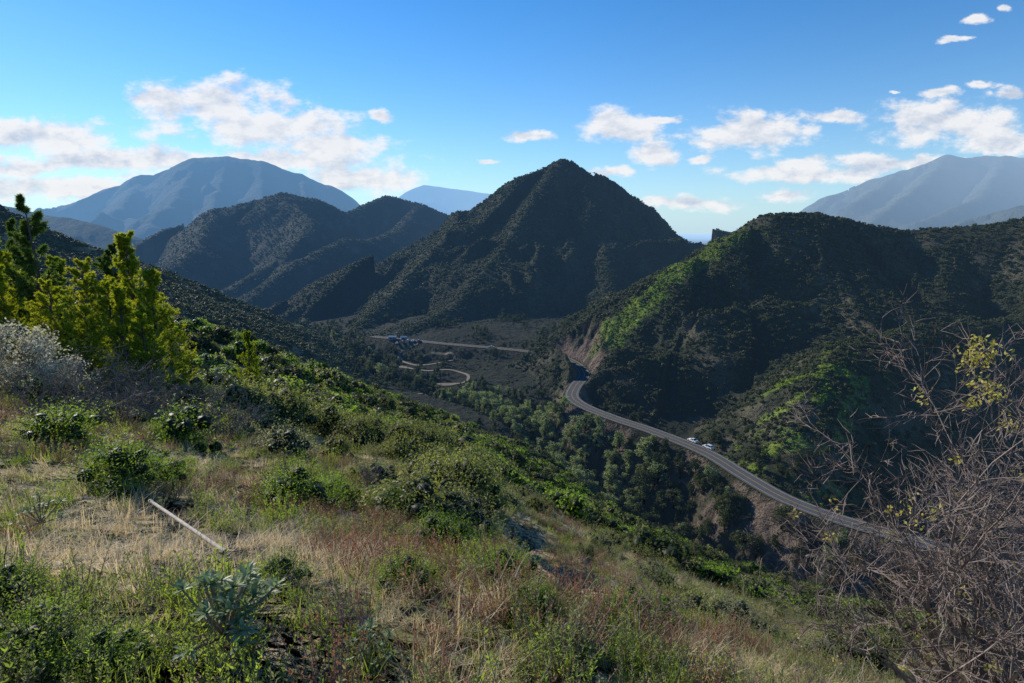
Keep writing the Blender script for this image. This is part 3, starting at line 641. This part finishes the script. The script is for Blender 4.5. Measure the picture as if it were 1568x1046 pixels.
# cars
def carmesh(col,suv=False):
    M_b=plainmat('car_paint',col,.3,0,.03,spec=.6);M_g=plainmat('car_glass',(.02,.025,.03),.1,spec=.8);M_t=plainmat('tyre',(.03,.03,.03),.9)
    h=1.62 if suv else 1.42
    prof=[(-2.2,.35),(-2.25,.75),(-2.1,.95),(-1.2 if not suv else -2.0,1.0),(1.0,.98),(2.0,.85),(2.25,.65),(2.22,.35)]
    parts=[]
    n=len(prof);V=[];
    for sgn in (-1,1):
        for i,(x,z) in enumerate(prof): V.append((x,sgn*(.88 if .3<z<.9 else .84),z))
    V=np.array(V);Q=[[i,(i+1)%n,n+(i+1)%n,n+i] for i in range(n)];parts.append((V,Q,0,False))
    parts.append((V[:n],[list(range(n))],0,False));parts.append((V[n:],[list(range(n))[::-1]],0,False))
    back=-2.0 if suv else -1.45;bt=-1.75 if suv else -.85
    cab=np.array([(back,-.78,.96),(1.05,-.78,.96),(.35,-.62,h),(bt,-.62,h),(back,.78,.96),(1.05,.78,.96),(.35,.62,h),(bt,.62,h)])
    parts.append((cab,[[0,1,2,3],[7,6,5,4],[1,5,6,2],[4,0,3,7]],1,False))
    roof=np.array([(bt-.03,-.64,h),(.38,-.64,h),(.38,.64,h),(bt-.03,.64,h),(bt+.05,-.55,h+.05),(.28,-.55,h+.05),(.28,.55,h+.05),(bt+.05,.55,h+.05)])
    parts.append((roof,[[0,1,5,4],[1,2,6,5],[2,3,7,6],[3,0,4,7],[4,5,6,7]],0,False))
    for sg in (-1,1):
        pv,pf=segs_mesh([(np.array([-.35,sg*.79,.95]),np.array([-.35,sg*.63,h]),.05,.05),(np.array([1.05,sg*.79,.95]),np.array([.35,sg*.63,h]),.05,.05),(np.array([back,sg*.79,.95]),np.array([bt,sg*.63,h]),.07,.07)],4);parts.append((pv,pf,0,False))
    for xx in (-1.4,1.4):
        for sg in (-1,1):
            a_=np.arange(16)*2*math.pi/16;ri=np.stack([xx+.33*np.cos(a_),np.full(16,sg*.72),.33+.33*np.sin(a_)],-1);ro=ri.copy();ro[:,1]=sg*.91
            V=np.vstack([ri,ro]);Q=[[i,(i+1)%16,16+(i+1)%16,16+i] for i in range(16)];parts.append((V,Q,2,False));parts.append((ro,[list(range(16))],2,False))
            hb=ro.copy();hb[:,0]=xx+(hb[:,0]-xx)*.6;hb[:,2]=.33+(hb[:,2]-.33)*.6;hb[:,1]=sg*.915;parts.append((hb,[list(range(16))],3,False))
    return mk_mesh('parked_car',parts,[M_b,M_g,M_t,M_steel])
cm=[carmesh((.75,.75,.77)),carmesh((.7,.72,.75),True),carmesh((.05,.06,.09)),carmesh((.35,.36,.38),True),carmesh((.3,.03,.03))]
def nearest_dir(p):
    i=int(np.argmin(np.hypot(road[:,0]-p[0],road[:,1]-p[1])));i=min(max(i,1),len(road)-2);d=road[i+1]-road[i-1];return math.atan2(d[1],d[0]),road[i],unit(np.array([d[1],-d[0],0]))
for k,(u,v) in enumerate([(1050,679),(1073,689)]):
    p=np.array(WZ(u,v,RZ));a,q,nn=nearest_dir(p)
    sgn=1 if nn[1]>0 else -1
    p2=p+nn*sgn*3.9
    obj('parked_car',cm[[0,1][k]],(p2[0],p2[1],RZ+.02),(0,0,a+.03*k))
for k,(u,v) in enumerate([(752,532.5)]):
    p=np.array(WZ(u,v,RZ));a,q,nn=nearest_dir(p);obj('car',cm[0],(p[0],p[1],RZ+.04),(0,0,a))
c=np.array(WZ(606,520,RZ))
def shed(w,l,h,rc):
    Mw=plainmat('shed_wall',(.35,.35,.33),.8);Mr=plainmat('shed_roof',rc,.5,0);Md=plainmat('shed_dark',(.04,.045,.05),.4)
    x,y=l/2,w/2;V=np.array([(-x,-y,-1),(x,-y,-1),(x,y,-1),(-x,y,-1),(-x,-y,h),(x,-y,h),(x,y,h),(-x,y,h),(-x,0,h+w*.25),(x,0,h+w*.25)])
    parts=[(V,[[0,1,5,4],[2,3,7,6]],0,False),(V,[[1,2,6],[1,6,5],[5,6,9],[3,0,4],[3,4,7],[7,4,8]],0,False)]
    o=.35;zr=h-.1;RV=np.array([(-x-o,-y-o,zr),(x+o,-y-o,zr),(x+o,0,h+w*.25+.05),(-x-o,0,h+w*.25+.05),(-x-o,y+o,zr),(x+o,y+o,zr)]);parts.append((RV,[[0,1,2,3],[3,2,5,4]],1,False))
    for wx in np.arange(-x+1.2,x-1,2.4):
        b=np.array([(wx,-y-.03,.9),(wx+1.1,-y-.03,.9),(wx+1.1,-y-.03,2.),(wx,-y-.03,2.)]);parts.append((b,[[0,1,2,3]],2,False))
    return mk_mesh('shed',parts,[Mw,Mr,Md])
for dx,dy,w,l,rc,a in [(-3,2,3.5,6,(.5,.52,.54),.1),(6,1,3,4.5,(.55,.56,.56),.25)]:
    zz=float(terr(np.array([c[0]+dx]),np.array([c[1]+dy]))[0]);obj('shed',shed(w,l,2.0,rc),(c[0]+dx,c[1]+dy,zz+.1),(0,0,a))
for k in range(5):
    xx=c[0]+2+k*4.3;yy=c[1]-6-k*.5;zz=float(terr(np.array([xx]),np.array([yy]))[0]);obj('parked_car',cm[[0,3,1,0,3][k]],(xx,yy,zz+.15),(0,0,1.5))
# ------------------------------------------------------------ light, sky
EL,AZ=math.radians(25),math.radians(-48)
Sd=Vector((math.cos(EL)*math.sin(AZ),math.cos(EL)*math.cos(AZ),math.sin(EL)))
sun=bpy.data.objects.new('sun',bpy.data.lights.new('sun','SUN'));sc.collection.objects.link(sun)
sun.data.energy=5.;sun.data.angle=math.radians(.5);sun.data.color=(1,.93,.82);sun.rotation_euler=Sd.to_track_quat('Z','Y').to_euler()
w=bpy.data.worlds.new('World');sc.world=w;w.use_nodes=True;t=NT(w.node_tree)
sky=t.n('ShaderNodeTexSky',sky_type='NISHITA');sky.sun_disc=False;sky.sun_elevation=EL;sky.sun_rotation=AZ%(2*math.pi);sky.air_density=1.;sky.dust_density=.05;sky.ozone_density=2.5;sky.altitude=800
tcn=t.n('ShaderNodeTexCoord');sep=t.n('ShaderNodeSeparateXYZ',{0:tcn.outputs['Generated']})
yv=t.m('MAXIMUM',t.m('ABSOLUTE',sep.outputs[1]),.05)
tx=t.m('DIVIDE',sep.outputs[0],yv);tz=t.m('DIVIDE',sep.outputs[2],yv)
P=t.n('ShaderNodeCombineXYZ',{0:tx,1:tz,2:0.}).outputs[0]
Pn=t.n('ShaderNodeMapping',{'Vector':P,'Scale':(1,1.9,1)}).outputs[0]
wn=t.n('ShaderNodeTexNoise',{'Vector':Pn,'Scale':7.,'Detail':5.,'Roughness':.6})
wv=t.n('ShaderNodeVectorMath',{0:wn.outputs['Color'],1:(.5,.5,.5)},operation='SUBTRACT').outputs[0]
wv=t.n('ShaderNodeVectorMath',{0:wv,1:(.10,.04,0)},operation='MULTIPLY').outputs[0]
Pw=t.n('ShaderNodeVectorMath',{0:P,1:wv},operation='ADD').outputs[0]
CL=[(330,160,125,34),(410,192,145,36),(510,222,100,26),(250,150,65,15),(60,205,150,28),(40,255,80,18),(200,245,240,20),(420,248,190,22),(540,275,120,22),(110,285,190,24),
(588,176,22,9),(806,208,34,10),(950,193,60,30),(1000,235,55,22),(1015,180,30,6),(1150,207,105,30),(1275,182,45,10),(1085,245,25,6),(930,266,40,12),(1050,310,80,12),
(1460,185,130,32),(1540,215,75,22),(1250,268,140,16),(1380,252,120,16),(1210,300,50,10),(1498,32,22,6),(1462,62,20,5),(1538,15,12,5),(1440,145,32,8),(1497,131,18,5),(1540,145,28,8),(748,247,20,5),(1370,137,12,3),(1240,250,60,12)]
dm=None
for (u,v,ru,rv) in CL:
    a,b=R(u,v);sx=950./ru;sz=950./rv
    q=t.n('ShaderNodeVectorMath',{0:Pw,1:(-a,-b,0)},operation='ADD').outputs[0]
    q=t.n('ShaderNodeVectorMath',{0:q,1:(sx,sz,0)},operation='MULTIPLY').outputs[0]
    l=t.n('ShaderNodeVectorMath',{0:q},operation='LENGTH').outputs['Value']
    dm=l if dm is None else t.m('SMOOTH_MIN',dm,l,.25)
fb=t.n('ShaderNodeTexNoise',{'Vector':Pn,'Scale':15.,'Detail':9.,'Roughness':.62}).outputs['Fac']
fo=t.n('ShaderNodeTexNoise',{'Vector':t.n('ShaderNodeVectorMath',{0:Pn,1:(-.010,.028,0)},operation='ADD').outputs[0],'Scale':15.,'Detail':5.,'Roughness':.58}).outputs['Fac']
dens=t.m('ADD',t.m('SUBTRACT',1.2,dm),t.m('MULTIPLY',t.m('SUBTRACT',fb,.5),2.9))
al=t.n('ShaderNodeMapRange',{'Value':dens,'From Min':-.05,'From Max':.8},interpolation_type='SMOOTHERSTEP').outputs[0]
up=t.m('GREATER_THAN',sep.outputs[1],0.)
al=t.m('MULTIPLY',t.m('MULTIPLY',al,.95),up)
lit=t.m('ADD',.75,t.m('MULTIPLY',t.m('SUBTRACT',fb,fo),3.6),clamp=True)
lit=t.m('SUBTRACT',lit,t.m('MULTIPLY',t.m('SUBTRACT',dens,.7),.22),clamp=True)
cc=t.mix(lit,(3.6,4.1,5.0),(6.1,6.1,6.2))
hs=t.n('ShaderNodeHueSaturation',{'Saturation':1.34,'Value':1.0,'Color':sky.outputs[0]}).outputs[0]
skc=t.mix(1.,hs,(.76,.93,1.06),'MULTIPLY')
hz=t.m('POWER',2.71828,t.m('MULTIPLY',t.m('MAXIMUM',sep.outputs[2],0.),-8.5))
skc=t.mix(t.m('MULTIPLY',hz,.85),skc,(3.3,4.7,5.8))
fin=t.mix(al,skc,cc)
bg=t.n('ShaderNodeBackground',{'Color':fin,'Strength':.15});t.n('ShaderNodeOutputWorld',{0:bg.outputs[0]})
print('done',round(time.time()-T0,1))
